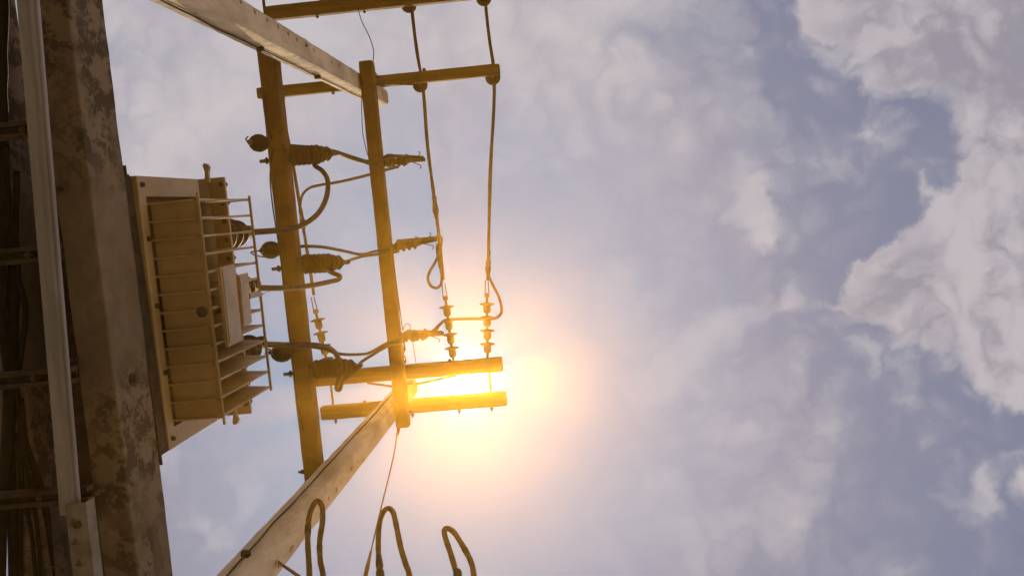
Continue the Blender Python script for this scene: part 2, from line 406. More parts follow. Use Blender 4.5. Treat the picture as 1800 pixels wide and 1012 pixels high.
brace('flat brace from the upper crossarm down to the pole, left of the pole top', (xz(642, 668, 9.6), A2Y1+.006, ZC+.05), (PX-.06, Y2-.09, ZC-.22))
brace('flat brace from the crossarm to the pole, just left of the sun', (xz(800, 655, 9.6), A2Y1+.006, ZC+.05), (PX+.07, Y2-.085, ZC-.22))
brace('flat brace lying under the crossarm beside the end of the left pole', (xz(725, 148, 9.6), TY1+.006, ZC+.05), (PX+.07, Y1-.07, ZC-.3))

# ------------------------------------------------------------------ pin insulators and conductors
def pin_insulator(u, v, z, lab):
    b = P(u, v, z); b.z = z+H
    t = thing('pin_insulator', lab, 'insulator', b, 'pin insulators under the conductors')
    m = NB(); lathe(m, b, b+Vector((0, 0, .22)), [(0, .03), (.02, .066), (.10, .075), (.2, .066), (.28, .038), (.34, .036), (.38, .056), (.48, .06), (.6, .036), (.72, .030), (.76, .036), (.9, .034), (1, .018)], 28)
    obj('porcelain_body', m, M_PORC, t, True)
    m = NB(); lathe(m, b-Vector((0, 0, .16)), b+Vector((0, 0, .02)), [(0, .010), (1, .010)], 10); obj('pin', m, M_GALV, t)
    m = NB(); tube(m, [b+Vector((.03*math.cos(a), .03*math.sin(a), .16+.004*a/6)) for a in [i*.7 for i in range(19)]], .004, 6, 2); obj('tie_wire', m, M_GALV, t)
    return b+Vector((0, 0, .205))
I2 = pin_insulator(738, 149, 9.80, 'left pin insulator on the crossarm beside the pole end')
I3 = pin_insulator(866, 136, 9.80, 'right pin insulator at the tip of the crossarm beside the pole end')
I2b = pin_insulator(718, 9, 9.80, 'left pin insulator on the topmost crossarm')
I3b = pin_insulator(850, -3, 9.80, 'right pin insulator on the topmost crossarm at the picture edge')
def conductor(pts, lab):
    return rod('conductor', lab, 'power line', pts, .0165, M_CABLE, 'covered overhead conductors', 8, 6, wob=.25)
conductor([P(463, -700, 10.2), P(463, -300, 10.0), P(463, 0, 9.95), P(515, 290, 9.9), P(549, 500, 9.8), P(550, 512, 9.8)], 'covered conductor running behind the lower long beam, leftmost of three')
conductor([Vector((I2b.x, I2b.y-9, I2b.z+.12)), Vector((I2b.x, I2b.y-3, I2b.z+.02)), I2b, I2, P(752, 260, 9.93), P(770, 400, 9.85), P(779, 492, 9.8)], 'covered conductor ending at the insulator string beside the sun, middle of three')
conductor([Vector((I3b.x, I3b.y-9, I3b.z+.12)), Vector((I3b.x, I3b.y-3, I3b.z+.02)), I3b, I3, P(862, 300, 9.92), P(858, 470, 9.82), P(857, 492, 9.8)], 'covered conductor farthest from the poles, rightmost of three')

def string(u0, v0, u1, v1, z, lab, n=4, rods=True):
    a, b = P(u0, v0, z), P(u1, v1, z); b.z = a.z
    t = thing('dead_end_string', lab, 'insulator', b, 'dead-end insulator strings on the crossarm')
    d = (b-a); L = d.length; dn = d.normalized(); s, up = frame_of(dn)
    c0 = a+dn*.05
    for k in range(n):
        p0 = a+d*(k/n)*.97+dn*.015; p1 = p0+d*(.97/n)
        m = NB(); lathe(m, p0, p1, [(.02, .012), (.05, .030), (.10, .058), (.13, .074), (.20, .072), (.24, .045), (.30, .036), (.62, .037), (.80, .030), (.84, .016), (1, .012)], 24)
        obj('disc', m, M_PORC, t, True)
    m = NB(); lathe(m, a-dn*.05-up*.013, a-dn*.05+up*.013, [(0, .026), (1, .026)], 14); lathe(m, a-dn*.05, a+dn*.03, [(0, .012), (1, .014)], 8); obj('clevis', m, M_GALV, t)
    m = NB(); tube(m, [b-dn*.02, b+dn*.03, Vector((b.x, A2Y0+.01, min(max(b.z, ZC+.02), ZC+.1)))], .012, 8, 3); obj('link', m, M_GALV, t)
    e = a-dn*.18
    for q in (-1, 1):
        m = NB(); tube(m, [a-dn*.06+s*q*.020, e+s*q*.013-dn*.02], .0055, 6); obj('bail', m, M_GALV, t)
    return a
string(856, 528, 857, 624, 9.68, 'dead-end string of four discs right of the sun')
string(784, 533, 797, 632, 9.68, 'dead-end string of four discs whose end sinks into the sun glare')
string(557, 556, 578, 650, 9.68, 'dead-end string of discs beside the lower long beam, partly behind the fuse holder')

# ------------------------------------------------------------------ devices on the long beams
def fuse_holder(u0, v0, u1, v1, lab, blab):
    a = P(u0, v0, 6.66); a.z = ZA+.06; a.x = -1.845
    b = P(u1, v1, 6.92)
    t = thing('ribbed_insulator', lab, 'insulator', a, 'ribbed insulators on the lower beam')
    n = 7; prof = [(0, .028), (.03, .05)]
    for k in range(n):
        f0 = .05+.80*k/n; f1 = .05+.80*(k+1)/n; r = .070 if k < n-1 else .060
        prof += [(f0, .050), (f0+(f1-f0)*.22, r-.008), (f0+(f1-f0)*.42, r-.002), (f0+(f1-f0)*.6, r-.008), (f1-.001, .050)]
    prof += [(.86, .045), (.88, .042), (.92, .052), (.96, .042), (1, .022)]
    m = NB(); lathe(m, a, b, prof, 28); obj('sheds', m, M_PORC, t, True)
    dn = (b-a).normalized()
    m = NB(); lathe(m, b-dn*.01, b+dn*.07, [(0, .020), (.3, .024), (.35, .015), (1, .013)], 12); obj('terminal', m, M_GALV, t)
    m = NB(); bolt(m, (-1.976, a.y+.015, a.z), (-1, 0, 0), .075, .012); obj('bolt', m, M_GALV, t)
    m = NB(); box(m, (-1.851, a.y-.05, a.z-.075), (-1.843, a.y+.05, a.z+.06), .002); obj('bracket', m, M_GALV, t)
    return b+dn*.06
F1 = fuse_holder(508, 275, 580, 270, 'top ribbed insulator on the lower long beam, above the wide cable loop', '')
F2 = fuse_holder(525, 465, 600, 461, 'middle ribbed insulator on the lower long beam, above a tight cable bend', '')
F3 = fuse_holder(547, 650, 622, 643, 'bottom ribbed insulator on the lower long beam, in front of the crossarm', '')

def arrester(u0, v0, u1, v1, lab, tail):
    a = P(u0, v0, 6.64); b = P(u1, v1, 6.5); a.x = -1.99
    t = thing('surge_arrester', lab, 'arrester', a, 'oval arresters on the far side of the lower beam')
    m = NB(); lathe(m, a, b, [(0, .030), (.08, .040), (.2, .052), (.4, .060), (.62, .058), (.8, .046), (.92, .026), (.97, .018), (1, .014)], 24); obj('housing', m, M_RUB, t, True)
    dn = (b-a).normalized(); m = NB(); lathe(m, b-dn*.01, b+dn*.035, [(0, .012), (.3, .018), (.6, .018), (.7, .007), (1, .006)], 10); obj('stud', m, M_GALV, t)
    m = NB(); bar(m, a+Vector((.01, 0, 0)), a-dn*.03, .05, .012, .002); bar(m, (-1.99, a.y, a.z), (-1.975, a.y, ZA+.10), .05, .01, .002); obj('bracket', m, M_GALV, t)
    m = NB(); tube(m, [P(*q) for q in tail], .0045, 6, 6); obj('lead', m, M_DARK, t)
    return a
arrester(480, 252, 441, 250, 'top oval arrester poking out left of the lower long beam', [(441, 251, 6.5), (432, 246, 6.5), (436, 240, 6.52)])
arrester(496, 438, 462, 440, 'middle oval arrester poking out left of the lower long beam', [(462, 440, 6.5), (446, 442, 6.48), (441, 444, 6.48), (450, 449, 6.5), (466, 452, 6.54)])
arrester(516, 622, 478, 619, 'bottom oval arrester at the radiator corner left of the beam', [(480, 619, 6.5), (472, 613, 6.45), (466, 622, 6.4)])

def dropout(u0, v0, u1, v1, lab):
    a = P(u0, v0, 8.5); b = P(u1, v1, 8.62); a.x = -1.552; a.z = max(a.z, ZB+.02)
    t = thing('dropout_fuse', lab, 'fuse', a, 'drop-out fuses on the upper beam')
    d = b-a; dn = d.normalized(); s, up = frame_of(dn); L = d.length
    m = NB(); lathe(m, a+dn*.02, a+d*.62, [(0, .022)]+[q for k in range(4) for q in ((.06+.22*k, .028), (.10+.22*k, .047), (.17+.22*k, .045), (.19+.22*k, .028))]+[(1, .024)], 18)
    obj('insulator', m, M_PORC, t, True)
    m = NB(); tube(m, [a+dn*.0, a+d*.18+s*.012, a+d*.42-s*.004, a+d*.60+s*.004], .036, 12, 6, rr=lambda t: .85+.35*math.sin(t*math.pi)-.15*t, wob=1.1); obj('weather_cover', m, M_DARK, t)
    m = NB(); tube(m, [a+dn*.05+s*.052-up*.03, a+d*.95+s*.018-up*.03], .014, 10); obj('fuse_tube', m, M_GALV, t)
    m = NB(); bar(m, a+d*.55, b, .034, .03, .004); bar(m, a+d*.50-s*.03, a+d*.58+s*.055-up*.01, .03, .022, .003); obj('upper_contact', m, M_GALV, t)
    m = NB(); bar(m, a+dn*.03-s*.03, a+dn*.09+s*.06, .03, .02, .003); box(m, a-Vector((.003, .04, .04)), a+Vector((.008, .04, .06)), .002); obj('lower_contact', m, M_GALV, t)
    for q in (-1, 1):
        m = NB(); tube(m, [a+d*.68+s*q*.01, a+d*.80+s*q*.03, a+d*.88+s*q*.045, a+d*.89+s*q*.062, a+d*.86+s*q*.075], .0042, 6, 4); obj('hook', m, M_GALV, t)
    return b
D1 = dropout(684, 284, 747, 281, 'top drop-out fuse sticking out right of the upper beam')
D2 = dropout(694, 436, 768, 421, 'middle drop-out fuse right of the upper beam, next to the open wire loop')
D3 = dropout(712, 592, 780, 586, 'bottom drop-out fuse right of the upper beam, beside the sun')
# left-hand ends of the drop-outs, behind the beam
def wire(name, lab, cat, pts, r, mat=None, group=None, n=8, rr=None, seg=8, wob=0):
    return rod(name, lab, cat, [P(*p) if len(p) == 3 and isinstance(p, tuple) else p for p in pts], r, mat or M_RUB, group, seg, n, rr, wob)
G1 = 'thick cables from the transformer bushings'
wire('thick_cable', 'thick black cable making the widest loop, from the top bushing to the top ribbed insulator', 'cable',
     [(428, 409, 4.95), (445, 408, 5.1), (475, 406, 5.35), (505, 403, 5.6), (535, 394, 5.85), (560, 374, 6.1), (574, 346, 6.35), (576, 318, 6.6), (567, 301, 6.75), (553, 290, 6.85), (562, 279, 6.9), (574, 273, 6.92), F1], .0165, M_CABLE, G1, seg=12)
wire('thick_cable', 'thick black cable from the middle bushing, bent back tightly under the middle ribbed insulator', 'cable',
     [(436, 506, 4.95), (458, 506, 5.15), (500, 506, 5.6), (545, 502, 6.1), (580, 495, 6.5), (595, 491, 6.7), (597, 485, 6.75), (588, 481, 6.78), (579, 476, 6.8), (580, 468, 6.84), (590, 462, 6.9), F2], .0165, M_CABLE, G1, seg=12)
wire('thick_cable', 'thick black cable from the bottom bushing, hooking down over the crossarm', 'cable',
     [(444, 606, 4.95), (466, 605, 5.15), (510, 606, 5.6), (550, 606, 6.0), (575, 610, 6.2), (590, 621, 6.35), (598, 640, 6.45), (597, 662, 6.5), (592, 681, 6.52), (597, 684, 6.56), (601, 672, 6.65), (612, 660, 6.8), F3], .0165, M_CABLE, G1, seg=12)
G2 = 'leads between the two long beams'
wire('link_lead', 'upper of two leads from the top ribbed insulator across to the top drop-out fuse', 'cable', [(478, 250, 6.72), (510, 256, 6.78), (545, 259, 6.95), (585, 265, 7.3), (620, 276, 7.8), (650, 284, 8.3), (690, 284, 8.6)], .0115, M_CABLE, G2)
wire('link_lead', 'lower of two leads from the top ribbed insulator, meeting the other before the upper beam', 'cable', [F1, (600, 273, 7.2), (622, 281, 7.7), (652, 288, 8.3), (690, 290, 8.6)], .0125, M_CABLE, G2)
wire('link_lead', 'long bowed lead from behind the lower beam to the middle drop-out fuse', 'cable', [(495, 436, 6.74), (530, 433, 6.8), (565, 434, 7.0), (600, 440, 7.4), (636, 447, 7.9), (662, 441, 8.3), (700, 436, 8.6)], .0115, M_CABLE, G2)
wire('link_lead', 'short straight lead from the tip of the middle ribbed insulator', 'cable', [F2, (614, 458, 7.3), (636, 451, 7.8), (664, 447, 8.3), (700, 442, 8.6)], .0125, M_CABLE, G2)
wire('link_lead', 'sagging lead above the crossarm toward the bottom drop-out fuse', 'cable', [(518, 606, 6.78), (560, 611, 6.85), (600, 622, 7.2), (640, 622, 7.7), (655, 617, 7.9), (684, 601, 8.3), (712, 594, 8.6)], .0115, M_CABLE, G2)
wire('link_lead', 'slanting lead from the bottom ribbed insulator up to the bottom drop-out fuse', 'cable', [F3, (634, 637, 7.3), (652, 625, 7.8), (685, 606, 8.3), (712, 598, 8.6)], .0125, M_CABLE, G2)
G3 = 'jumpers from the drop-out fuses to the conductors'
wire('jumper', 'jumper running left from the top drop-out fuse and curving down onto the leftmost conductor', 'cable', [(700, 293, 8.64), (680, 298, 8.7), (650, 307, 8.9), (600, 319, 9.2), (565, 325, 9.4), (545, 330, 9.55), (533, 341, 9.7), (528, 357, 9.8), (529, 380, 9.83), (534, 410, 9.82)], .0135, M_CABLE, G3)
wire('jumper', 'jumper forming an open teardrop loop beside the middle conductor', 'cable', [(765, 421, 8.66), (771, 414, 9.0), (776, 421, 9.3), (774, 436, 9.5), (768, 455, 9.6), (756, 476, 9.7), (752, 490, 9.72), (757, 502, 9.74), (767, 506, 9.75), (775, 499, 9.78), (776, 480, 9.8), (771, 440, 9.83)], .0145, M_CABLE, G3)
wire('jumper', 'jumper crossing both insulator strings and looping up to the rightmost conductor', 'cable', [(752, 589, 8.64), (765, 578, 9.0), (782, 563, 9.4), (798, 561, 9.5), (830, 560, 9.55), (862, 560, 9.58), (876, 556, 9.6), (882, 545, 9.62), (877, 522, 9.7), (866, 500, 9.78), (859, 480, 9.82), (860, 440, 9.86)], .0145, M_CABLE, G3)
# splices where jumpers meet conductors
for lab, pts in (('connector sleeve on the leftmost conductor beside the lower beam', [(527, 362, 9.82), (531, 385, 9.82), (534, 402, 9.82)]),
                 ('connector sleeve on the middle conductor above the teardrop loop', [(763, 345, 9.86), (766, 372, 9.86), (769, 396, 9.85)]),
                 ('connector sleeve on the middle conductor beside the teardrop loop', [(770, 428, 9.83), (773, 455, 9.82), (777, 480, 9.8)]),
                 ('connector sleeve on the rightmost conductor at the top of its loop', [(859, 448, 9.85), (858, 470, 9.82), (858, 488, 9.8)])):
    wire('connector_sleeve', lab, 'connector', pts, .024, M_DARK, 'sleeves on the conductors', rr=lambda t: .8+.35*math.sin(t*math.pi), wob=.5)
# thin wires
G4 = 'thin wires around the beams'
wire('thin_wire', 'thin wire curving from the topmost crossarm to the end of the upper beam', 'wire', [(629, 15, 9.62), (636, 38, 9.5), (648, 62, 9.2), (656, 86, 8.9), (656, 106, 8.7), (652, 124, 8.6)], .0042, M_DARK, G4)
wire('thin_wire', 'thin wire hanging beside the left edge of the upper beam', 'wire', [(636, 160, 8.46), (636, 200, 8.45), (638, 235, 8.45), (645, 268, 8.44), (652, 284, 8.44)], .0035, M_DARK, G4)
wire('thin_wire', 'thin wire along the left edge of the lower beam below the top arrester', 'wire', [(480, 262, 6.56), (476, 290, 6.53), (475, 318, 6.52), (479, 360, 6.52), (486, 405, 6.54), (493, 450, 6.55), (499, 510, 6.55), (505, 560, 6.56), (512, 610, 6.56), (517, 660, 6.56), (523, 705, 6.56), (532, 750, 6.6), (541, 790, 6.62)], .0048, M_DARK, G4)
wire('thin_wire', 'thin wire above the top arrester on the lower beam', 'wire', [(465, 168, 6.57), (468, 195, 6.56), (472, 225, 6.56), (478, 245, 6.6)], .0042, M_DARK, G4)
wire('thin_wire', 'thin straight wire along the right edge of the upper beam above the bottom fuse', 'wire', [(689, 447, 8.5), (697, 500, 8.48), (705, 560, 8.5), (708, 582, 8.5)], .0042, M_DARK, G4)
wire('thin_wire', 'thin curled wire over the bottom drop-out fuse', 'wire', [(708, 580, 8.5), (712, 571, 8.52), (718, 569, 8.55), (722, 577, 8.6), (726, 605, 9.0), (731, 637, 9.6)], .0035, M_DARK, G4)
wire('thin_wire', 'kinked wire with links just left of the sun above the crossarm', 'wire', [(710, 600, 8.6), (711, 615, 8.9), (708, 622, 9.1), (713, 630, 9.3), (711, 640, 9.6)], .009, M_DARK, G4, wob=.9)
wire('stay_wire', 'steel stay wire from the end of the upper beam down to the bottom edge', 'wire', [P(699, 752, 8.5), P(692, 800, 8.3), P(670, 892, 7.9), P(655, 955, 7.6), P(640, 1030, 7.2), P(620, 1130, 6.6)], .0062, M_DARK)
wire('wire_grip', 'short swaged grip at the top end of the stay wire', 'grip', [(701, 746, 8.52), (700, 757, 8.5), (698, 765, 8.48)], .017, M_DARK, rr=lambda t: 1-.3*t)
wire('wire_grip', 'long wrapped grip on the stay wire at the bottom edge', 'grip', [(652, 968, 7.55), (647, 990, 7.45), (641, 1018, 7.25)], .016, M_DARK, rr=lambda t: .55+.6*t, wob=.3)

# ------------------------------------------------------------------ cable loops at the bottom edge and the rack they stand on
RK = PX+.11
t = thing('cable_rack', 'steel rack bolted to the pole just below the picture, carrying the three cable loops', 'rack', (PX, Y2+.45, 3.6+H))
bm = NB(); bar(bm, (PX-.35, Y2+.36, 3.62+H), (-.35, Y2+.36, 3.62+H), .06, .06, .004); obj('rail', bm, M_GALV, t)
bm = NB(); bar(bm, (PX, Y2+.05, 3.62+H), (PX, Y2+.36, 3.62+H), .05, .05, .004); obj('bracket', bm, M_GALV, t)
bm = NB(); bar(bm, PXp(490, 988, PX+.1), P(560, 1036, 4.05), .03, .006, .002); obj('brace', bm, M_GALV, t)
def loop(pts, lab, col=None):
    o = wire('cable_loop', lab, 'cable', pts, .0125, M_CABLE, 'cable loops at the bottom edge', seg=12, wob=.10)
    for i in (col or ()):
        q = [P(*p) for p in pts]; a = q[i].lerp(q[i+1], .3); b = q[i].lerp(q[i+1], .55+.1*(i % 2))
        sp_ = spline(q, 8); k = i*8+2; bm = NB(); tube(bm, sp_[k:k+4], .0148, 10, 3, wob=.2)
        bmesh.ops.translate(bm, verts=bm.verts, vec=-o.location)
        me = bpy.data.meshes.new('tape_wrap'); bm.to_mesh(me); bm.free(); me.materials.append(M_RUB)
        c = bpy.data.objects.new('tape_wrap', me); COL.objects.link(c); c.parent = o
loop([(543, 1100, 3.66), (544, 1012, 4.0), (541, 950, 4.22), (543, 910, 4.34), (550, 889, 4.40), (558, 880, 4.42), (566, 889, 4.40), (567, 915, 4.32), (562, 950, 4.2), (563, 985, 4.08), (568, 1012, 3.98), (572, 1090, 3.66)], 'cable loop in front of the pole, leftmost of three at the bottom edge', (2, 8))
loop([(670, 1110, 3.66), (668, 1012, 4.0), (665, 960, 4.2), (667, 920, 4.35), (674, 899, 4.42), (683, 893, 4.44), (691, 900, 4.42), (697, 925, 4.32), (704, 960, 4.2), (713, 990, 4.08), (720, 1012, 3.98), (735, 1100, 3.66)], 'tall cable loop crossing the stay wire, middle of three at the bottom edge', (1,))
loop([(820, 1100, 3.66), (803, 1012, 4.0), (793, 975, 4.14), (784, 948, 4.25), (781, 933, 4.31), (786, 928, 4.33), (798, 935, 4.31), (813, 958, 4.2), (827, 985, 4.08), (833, 1012, 3.98), (838, 1090, 3.66)], 'short leaning cable loop, rightmost of three at the bottom edge', (7,))
for lab, u in (('heat-shrink boot at the foot of the middle cable loop', 668), ('heat-shrink boot at the foot of the rightmost cable loop', 804)):
    wire('cable_boot', lab, 'cable boot', [(u, 1004, 4.03), (u+1, 1016, 3.98), (u+5, 1040, 3.9)], .018, M_RUB, 'boots at the feet of the cable loops')

# ------------------------------------------------------------------ platform
PZ0, PZ1 = 3.20+H, 3.468+H
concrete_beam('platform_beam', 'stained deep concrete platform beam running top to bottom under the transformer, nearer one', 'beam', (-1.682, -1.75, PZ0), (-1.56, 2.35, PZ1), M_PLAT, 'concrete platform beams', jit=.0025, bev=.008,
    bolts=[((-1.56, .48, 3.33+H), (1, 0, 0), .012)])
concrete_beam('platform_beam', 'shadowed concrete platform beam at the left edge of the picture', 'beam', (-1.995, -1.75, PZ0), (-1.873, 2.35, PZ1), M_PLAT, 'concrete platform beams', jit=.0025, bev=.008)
tag(obj('plank', bar(NB(), (-1.728, -1.06, 3.30+H), (-1.728, 1.60, 3.30+H), .082, .045, .003, None, .002), M_DARK, None, loc=(-1.728, .3, 3.28+H)), 'dark plank lying along the inner side of the near platform beam', 'plank')
# zinc channel slung below the near beam
t = thing('steel_channel', 'pale zinc channel slung below the platform beam along its whole length', 'channel', P(105, 500, 3.02))
a0, a1 = P(34, -160, 3.06), P(123, 905, 3.06)
bm = NB()
sa, ua = frame_of(a1-a0)
def chan(bm, a, b, w, h, th):
    d = (b-a).normalized(); s, u = frame_of(d)
    bar(bm, a, b, w, th, .0015)
    for q in (-1, 1): bar(bm, a+s*q*(w/2-th/2)+u*(h/2+th/2), b+s*q*(w/2-th/2)+u*(h/2+th/2), th, h, .001)
    for q in (-1, 1): bar(bm, a+s*q*(w/2-th-.005)+u*(h+th/2), b+s*q*(w/2-th-.005)+u*(h+th/2), .012, th, .001)
chan(bm, a0, a1, .066, .014, .004)
obj('web', bm, M_CHAN, t)
bm = NB(); bar(bm, a0+Vector((.016, 0, -.005)), a1+Vector((.016, 0, -.005)), .014, .005, .0025); obj('rib', bm, M_CHAN, t)
for v in (-60, 330, 640):
    p = P(60+v*.085, v, 3.06); bm = NB(); bar(bm, p+Vector((-.045, 0, .002)), p+Vector((-.045, 0, .14)), .03, .012, .002); obj('hanger', bm, M_DARK, t)
# perforated angle overlapping the channel
t = thing('perforated_angle', 'perforated steel angle with triangular holes at the lower end of the zinc channel', 'angle bar', P(140, 960, 3.03))
bm = NB(); q0, q1 = P(131, 884, 3.04), P(160, 1130, 3.04); bar(bm, q0, q1, .064, .006, .001); o = obj('plate', bm, M_PERF, t)
c = NB(); dd = (q1-q0).normalized(); ss, uu = frame_of(dd)
for u, v in ((130, 917), (135, 950), (140, 988), (145, 1030)):
    p = P(u, v, 3.04); tri = [p+dd*-.014+ss*-.002, p+dd*.010+ss*-.016, p+dd*.012+ss*.014]
    A = [c.verts.new(x-Vector((0, 0, .03))) for x in tri]; B = [c.verts.new(x+Vector((0, 0, .03))) for x in tri]
    c.faces.new(A); c.faces.new(B[::-1])
    for i in range(3): c.faces.new((A[i], B[i], B[(i+1) % 3], A[(i+1) % 3]))
bmesh.ops.recalc_face_normals(c, faces=c.faces); cut(o, c)
bm = NB(); e = (uu if uu.z > 0 else -uu); sg = ss if ss.x > 0 else -ss
bar(bm, q0+sg*.034+e*.03, q1+sg*.034+e*.03, .005, .06, .001); obj('upright_leg', bm, M_PERF, t)
bm = NB(); bolt(bm, P(137, 921, 3.036), (0, 0, -1), .012, .005); obj('bolt', bm, M_GALV, t)
# cross bars between the beams, pairs of angles
for v, lab in ((228, 'top one'), (446, 'second from the top'), (661, 'third from the top'), (870, 'lowest one, near the perforated angle')):
    c0 = P(20+v*.11, v, 3.13); t = thing('cross_bracket', 'dark steel cross bar clamped under the platform beams, '+lab, 'cross bar', c0, 'cross bars under the platform')
    for q in (-1, 1):
        bm = NB(); bar(bm, (-2.1, c0.y+q*.019-.0, c0.z), (-1.655+.0, c0.y+q*.019, c0.z), .016, .045, .002); obj('angle', bm, M_DARK, t)
    bm = NB(); bar(bm, (-2.1, c0.y, c0.z+.012), (-1.655, c0.y, c0.z+.012), .024, .006, .001); obj('web_strip', bm, M_DARK, t)
    bm = NB(); p = P(23+v*.045, v, 3.1); bolt(bm, (p.x, c0.y, c0.z+.008), (0, 0, -1), .03, .006); obj('bolt', bm, M_GALV, t)
# cables slung under the platform
G5 = 'black cables slung between the platform beams'
cs = [([(5, -150, 3.3), (4, 0, 3.25), (2, 150, 3.2), (6, 300, 3.2), (12, 380, 3.19), (24, 440, 3.2), (24, 520, 3.2), (20, 640, 3.2), (16, 760, 3.2), (22, 900, 3.2), (30, 1150, 3.2)], .021, 'thickest black cable bowing along the left edge'),
      ([(4, 250, 3.17), (6, 420, 3.17), (3, 560, 3.17), (12, 640, 3.17), (14, 700, 3.17), (6, 860, 3.17), (0, 1100, 3.17)], .016, 'black cable nearest the left edge'),
      ([(30, 300, 3.2), (28, 400, 3.2), (31, 480, 3.19), (43, 530, 3.19), (44, 570, 3.19), (38, 610, 3.19), (30, 680, 3.2), (22, 760, 3.2), (18, 900, 3.2), (24, 1120, 3.2)], .010, 'black cable bulging right between the second and third cross bars'),
      ([(20, 640, 3.21), (38, 730, 3.2), (46, 780, 3.2), (60, 820, 3.2), (72, 860, 3.2), (84, 920, 3.22), (98, 1120, 3.24)], .012, 'black cable slanting right toward the lowest cross bar'),
      ([(26, 660, 3.18), (36, 760, 3.18), (40, 860, 3.18), (48, 900, 3.18), (58, 960, 3.18), (72, 1120, 3.18)], .007, 'thin black cable at the bottom left'),
      ([(38, 700, 3.18), (44, 800, 3.18), (54, 870, 3.18), (66, 930, 3.18), (80, 1120, 3.18)], .007, 'thin black cable right beside its twin at the bottom left'),
      ([(30, 760, 3.19), (36, 880, 3.19), (38, 1120, 3.19)], .007, 'thin straight black cable at the bottom left corner')]
for pts, r, lab in cs: wire('slung_cable', lab, 'cable', pts, r, M_RUB, G5, wob=.15)
wire('wire_end', 'bright bent wire end below the lowest cross bar', 'wire', [(82, 1006, 3.15), (90, 998, 3.14), (102, 994, 3.13)], .0022, M_GALV)

# ------------------------------------------------------------------ transformer
TZ = 3.5+H; XF = -1.553; XO = -1.368
T = thing('transformer', 'grey pole-mounted transformer with thirteen radiator fins standing on the platform', 'transformer', (-1.78, .28, PZ1))
TY_0, TY_1 = -.232, .787
def part(name, mat, f, sm=False, par=None):
    bm = NB(); f(bm); return obj(name, bm, mat, par or T, sm)
for xx in (-2.0, -1.56):
    part('skid', M_DARK, lambda b: (bar(b, (xx-.035, TY_0-.0, PZ1+.036), (xx-.02, TY_1+.0, PZ1+.04), .05, .075, .003)))
part('skid_lug', M_DARK, lambda b: (box(b, (-1.575, TY_0-.035, PZ1+.004), (-1.555, TY_0+.0, PZ1+.012)), box(b, (-1.575, TY_0-.005, PZ1+.004), (-1.565, TY_0+.003, PZ1+.05))))
part('skid_lug', M_DARK, lambda b: (box(b, (-1.575, TY_1-.0, PZ1+.004), (-1.555, TY_1+.035, PZ1+.012)), box(b, (-1.575, TY_1-.003, PZ1+.004), (-1.565, TY_1+.005, PZ1+.05))))
part('tank', M_TANK_SHADE, lambda b: box(b, (-2.03, TY_0+.004, TZ+.045), (XF-.03, TY_1-.004, TZ+.88), .012))
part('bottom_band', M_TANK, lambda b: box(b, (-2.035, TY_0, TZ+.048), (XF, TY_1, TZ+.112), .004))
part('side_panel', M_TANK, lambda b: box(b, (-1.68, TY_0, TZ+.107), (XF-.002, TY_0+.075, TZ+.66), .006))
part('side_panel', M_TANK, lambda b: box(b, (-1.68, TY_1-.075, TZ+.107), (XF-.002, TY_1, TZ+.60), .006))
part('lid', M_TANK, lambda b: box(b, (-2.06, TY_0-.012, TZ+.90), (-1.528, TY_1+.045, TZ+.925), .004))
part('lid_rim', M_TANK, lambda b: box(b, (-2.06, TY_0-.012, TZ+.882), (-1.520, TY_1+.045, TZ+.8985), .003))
Z0f, Z1f = 3.615+H, 4.215+H
for k in range(13):
    y = -.128+.0682*k
    def fin(b):
        pts = [(XF-.002, Z0f), (XO, Z0f), (XO, Z0f+.0), (XO+.0, Z1f-.03), (XO, Z1f), (XO-.02, Z1f+.01), (XF-.03, Z1f+.09), (XF-.03, Z0f)]
        pts = [(XF+.0, Z0f), (XO, Z0f), (XO, Z1f), (XO-.03, Z1f+.02), (XF-.03, Z1f+.11), (XF-.03, Z0f+.0)]
        A = [b.verts.new((x, y-.0035, z)) for x, z in pts]; B = [b.verts.new((x, y+.0035, z)) for x, z in pts]
        b.faces.new(A); b.faces.new(B[::-1])
        n = len(pts)
        for i in range(n): b.faces.new((A[i], B[i], B[(i+1) % n], A[(i+1) % n]))
    f = part('radiator_fin', M_TANK, fin)
    # swollen oil channel inside the hem
    part('rolled_edge', M_TANK, lambda b: tube(b, [(XO-.004, y, Z0f), (XO-.004, y, Z1f)], .0062, 6), par=f)
part('fin_base', M_TANK, lambda b: box(b, (XF+.001, -.131, Z0f+.020), (XO-.003, .694, Z0f+.024), .001))
part('tie_rod', M_TANK, lambda b: tube(b, [(XO+.006, -.145, Z1f), (XO+.006, .705, Z1f)], .0062, 8))
part('tie_rod', M_TANK, lambda b: tube(b, [(XO+.006, -.155, Z0f+.004), (XO+.006, .72, Z0f+.004)], .0055, 8))
for k in range(13):
    y = TY_0+.02+k*.083
    part('lid_bolt', M_GALV, lambda b: lathe(b, (-1.537, y, TZ+.858), (-1.537, y, TZ+.95), [(0, .005), (.12, .005), (.121, .011), (.24, .011), (.241, .005), (.78, .005), (.79, .011), (.9, .011), (1, .005)], 6))
for y in (-.2, .0, .25, .5, .75):
    part('band_bolt', M_GALV, lambda b: lathe(b, (XF-.002, y, TZ+.08), (XF+.012, y, TZ+.08), [(0, .010), (1, .009)], 6))
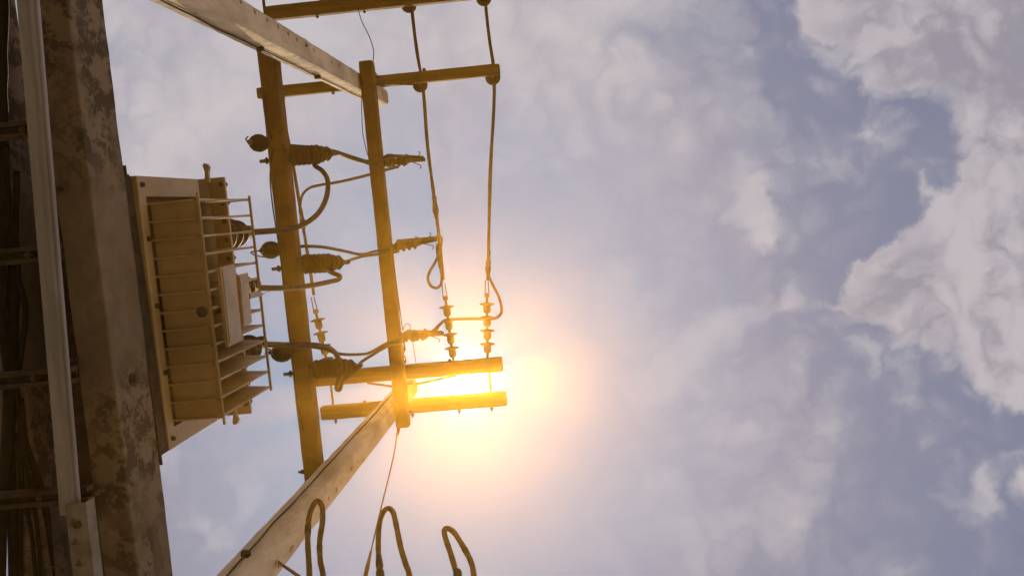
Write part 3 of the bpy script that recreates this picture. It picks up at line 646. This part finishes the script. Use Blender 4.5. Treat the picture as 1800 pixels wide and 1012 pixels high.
# lifting lugs, curved
def lug(y, s):
    def f(b):
        pr = [(0, 0), (.0, .04), (.008, .066), (.0, .080), (-.014, .085), (-.022, .076), (-.015, .045), (-.022, .0)]
        zz = TZ+.80; x = -1.56
        A = [b.verts.new((x+a, y+s*c, zz+.0)) for a, c in pr]; B = [b.verts.new((x+a, y+s*c, zz+.02)) for a, c in pr]
        b.faces.new(A); b.faces.new(B[::-1]); n = len(pr)
        for i in range(n): b.faces.new((A[i], B[i], B[(i+1) % n], A[(i+1) % n]))
    part('lifting_lug', M_TANK, f)
lug(TY_0+.01, -1); lug(TY_1-.01, 1)
# plates in front of the fins
def quadbox(a, b, c, d, th):
    def f(bm):
        n = Vector((th, 0, 0)); V = [Vector(x) for x in (a, b, c, d)]
        A = [bm.verts.new(v) for v in V]; B = [bm.verts.new(v-n) for v in V]
        bm.faces.new(A); bm.faces.new(B[::-1])
        for i in range(4): bm.faces.new((A[i], B[i], B[(i+1) % 4], A[(i+1) % 4]))
    return f
px_ = XO+.022
pl = part('terminal_box', M_TANK, quadbox(PXp(387, 470, px_), PXp(412, 464, px_), PXp(426, 597, px_), PXp(402, 610, px_), .014))
part('cover', M_PLATE, quadbox(PXp(391, 472, px_+.004), PXp(411, 467, px_+.004), PXp(424, 594, px_+.004), PXp(405, 603, px_+.004), .0035), par=pl)
pl = part('terminal_box', M_TANK, quadbox(PXp(420, 484, px_), PXp(436, 479, px_), PXp(443, 567, px_), PXp(427, 574, px_), .014))
part('cover', M_PLATE, quadbox(PXp(422, 486, px_+.004), PXp(435, 482, px_+.004), PXp(442, 565, px_+.004), PXp(429, 571, px_+.004), .0035), par=pl)
part('tap_lever', M_PLATE, quadbox(PXp(440, 516, px_+.01), PXp(458, 511, px_+.01), PXp(463, 519, px_+.01), PXp(441, 525, px_+.01), .02))
part('lever_pin', M_GALV, lambda b: tube(b, [PXp(462, 516, px_), PXp(475, 511, px_)], .0025, 6))
part('data_plate', M_PLATE, quadbox(PXp(366, 541, XO-.03), PXp(388, 533, XO-.03), PXp(390, 547, XO-.03), PXp(368, 556, XO-.03), .004))
part('gauge', M_DARK, lambda b: lathe(b, PXp(355, 548, XO+.012), PXp(355, 548, XO+.03), [(0, .02), (1, .018)], 16))
for u, v in ((418, 410), (430, 506), (437, 612)):
    z0 = TZ+.925; y = PXp(u, v, -1.62).y; k = 4.75/4.43
    y = P(u, v, 4.75).y
    b = Vector((-1.625, y, z0)); tp = b+Vector((.0, 0, .52))
    br = part('bushing', M_PORC, lambda bm: lathe(bm, b, tp, [(0, .05), (.08, .05), (.10, .045), (.16, .088), (.2, .086), (.22, .04), (.36, .04), (.40, .078), (.44, .076), (.46, .036), (.6, .036), (.64, .066), (.67, .064), (.7, .033), (.9, .03), (1, .02)], 28), True)
    part('bushing_cap', M_RUB, lambda bm: lathe(bm, tp-Vector((0, 0, .07)), tp+Vector((0, 0, .05)), [(0, .036), (.7, .034), (1, .018)], 16), par=br)

# ------------------------------------------------------------------ amber haze, added to imitate a lens-flare glow
hz = NB(); 
for a in (-700, 700):
    for b in (-700, 700):
        for c in (-1, 12.2): hz.verts.new((a, b, c))
bmesh.ops.convex_hull(hz, input=hz.verts)
mh = bpy.data.materials.new('amber_glow_haze'); mh.use_nodes = True; mh.node_tree.nodes.clear()
pv = mh.node_tree.nodes.new('ShaderNodeVolumePrincipled'); mo = mh.node_tree.nodes.new('ShaderNodeOutputMaterial')
pv.inputs['Density'].default_value = .0037; pv.inputs['Color'].default_value = (1, .53, .07, 1); pv.inputs['Anisotropy'].default_value = .90
mh.node_tree.links.new(pv.outputs[0], mo.inputs['Volume'])
ho = obj('added_glow_haze', hz, mh); ho['kind'] = 'stuff'
for o in bpy.data.objects:
    if '_w' in o: del o['_w']
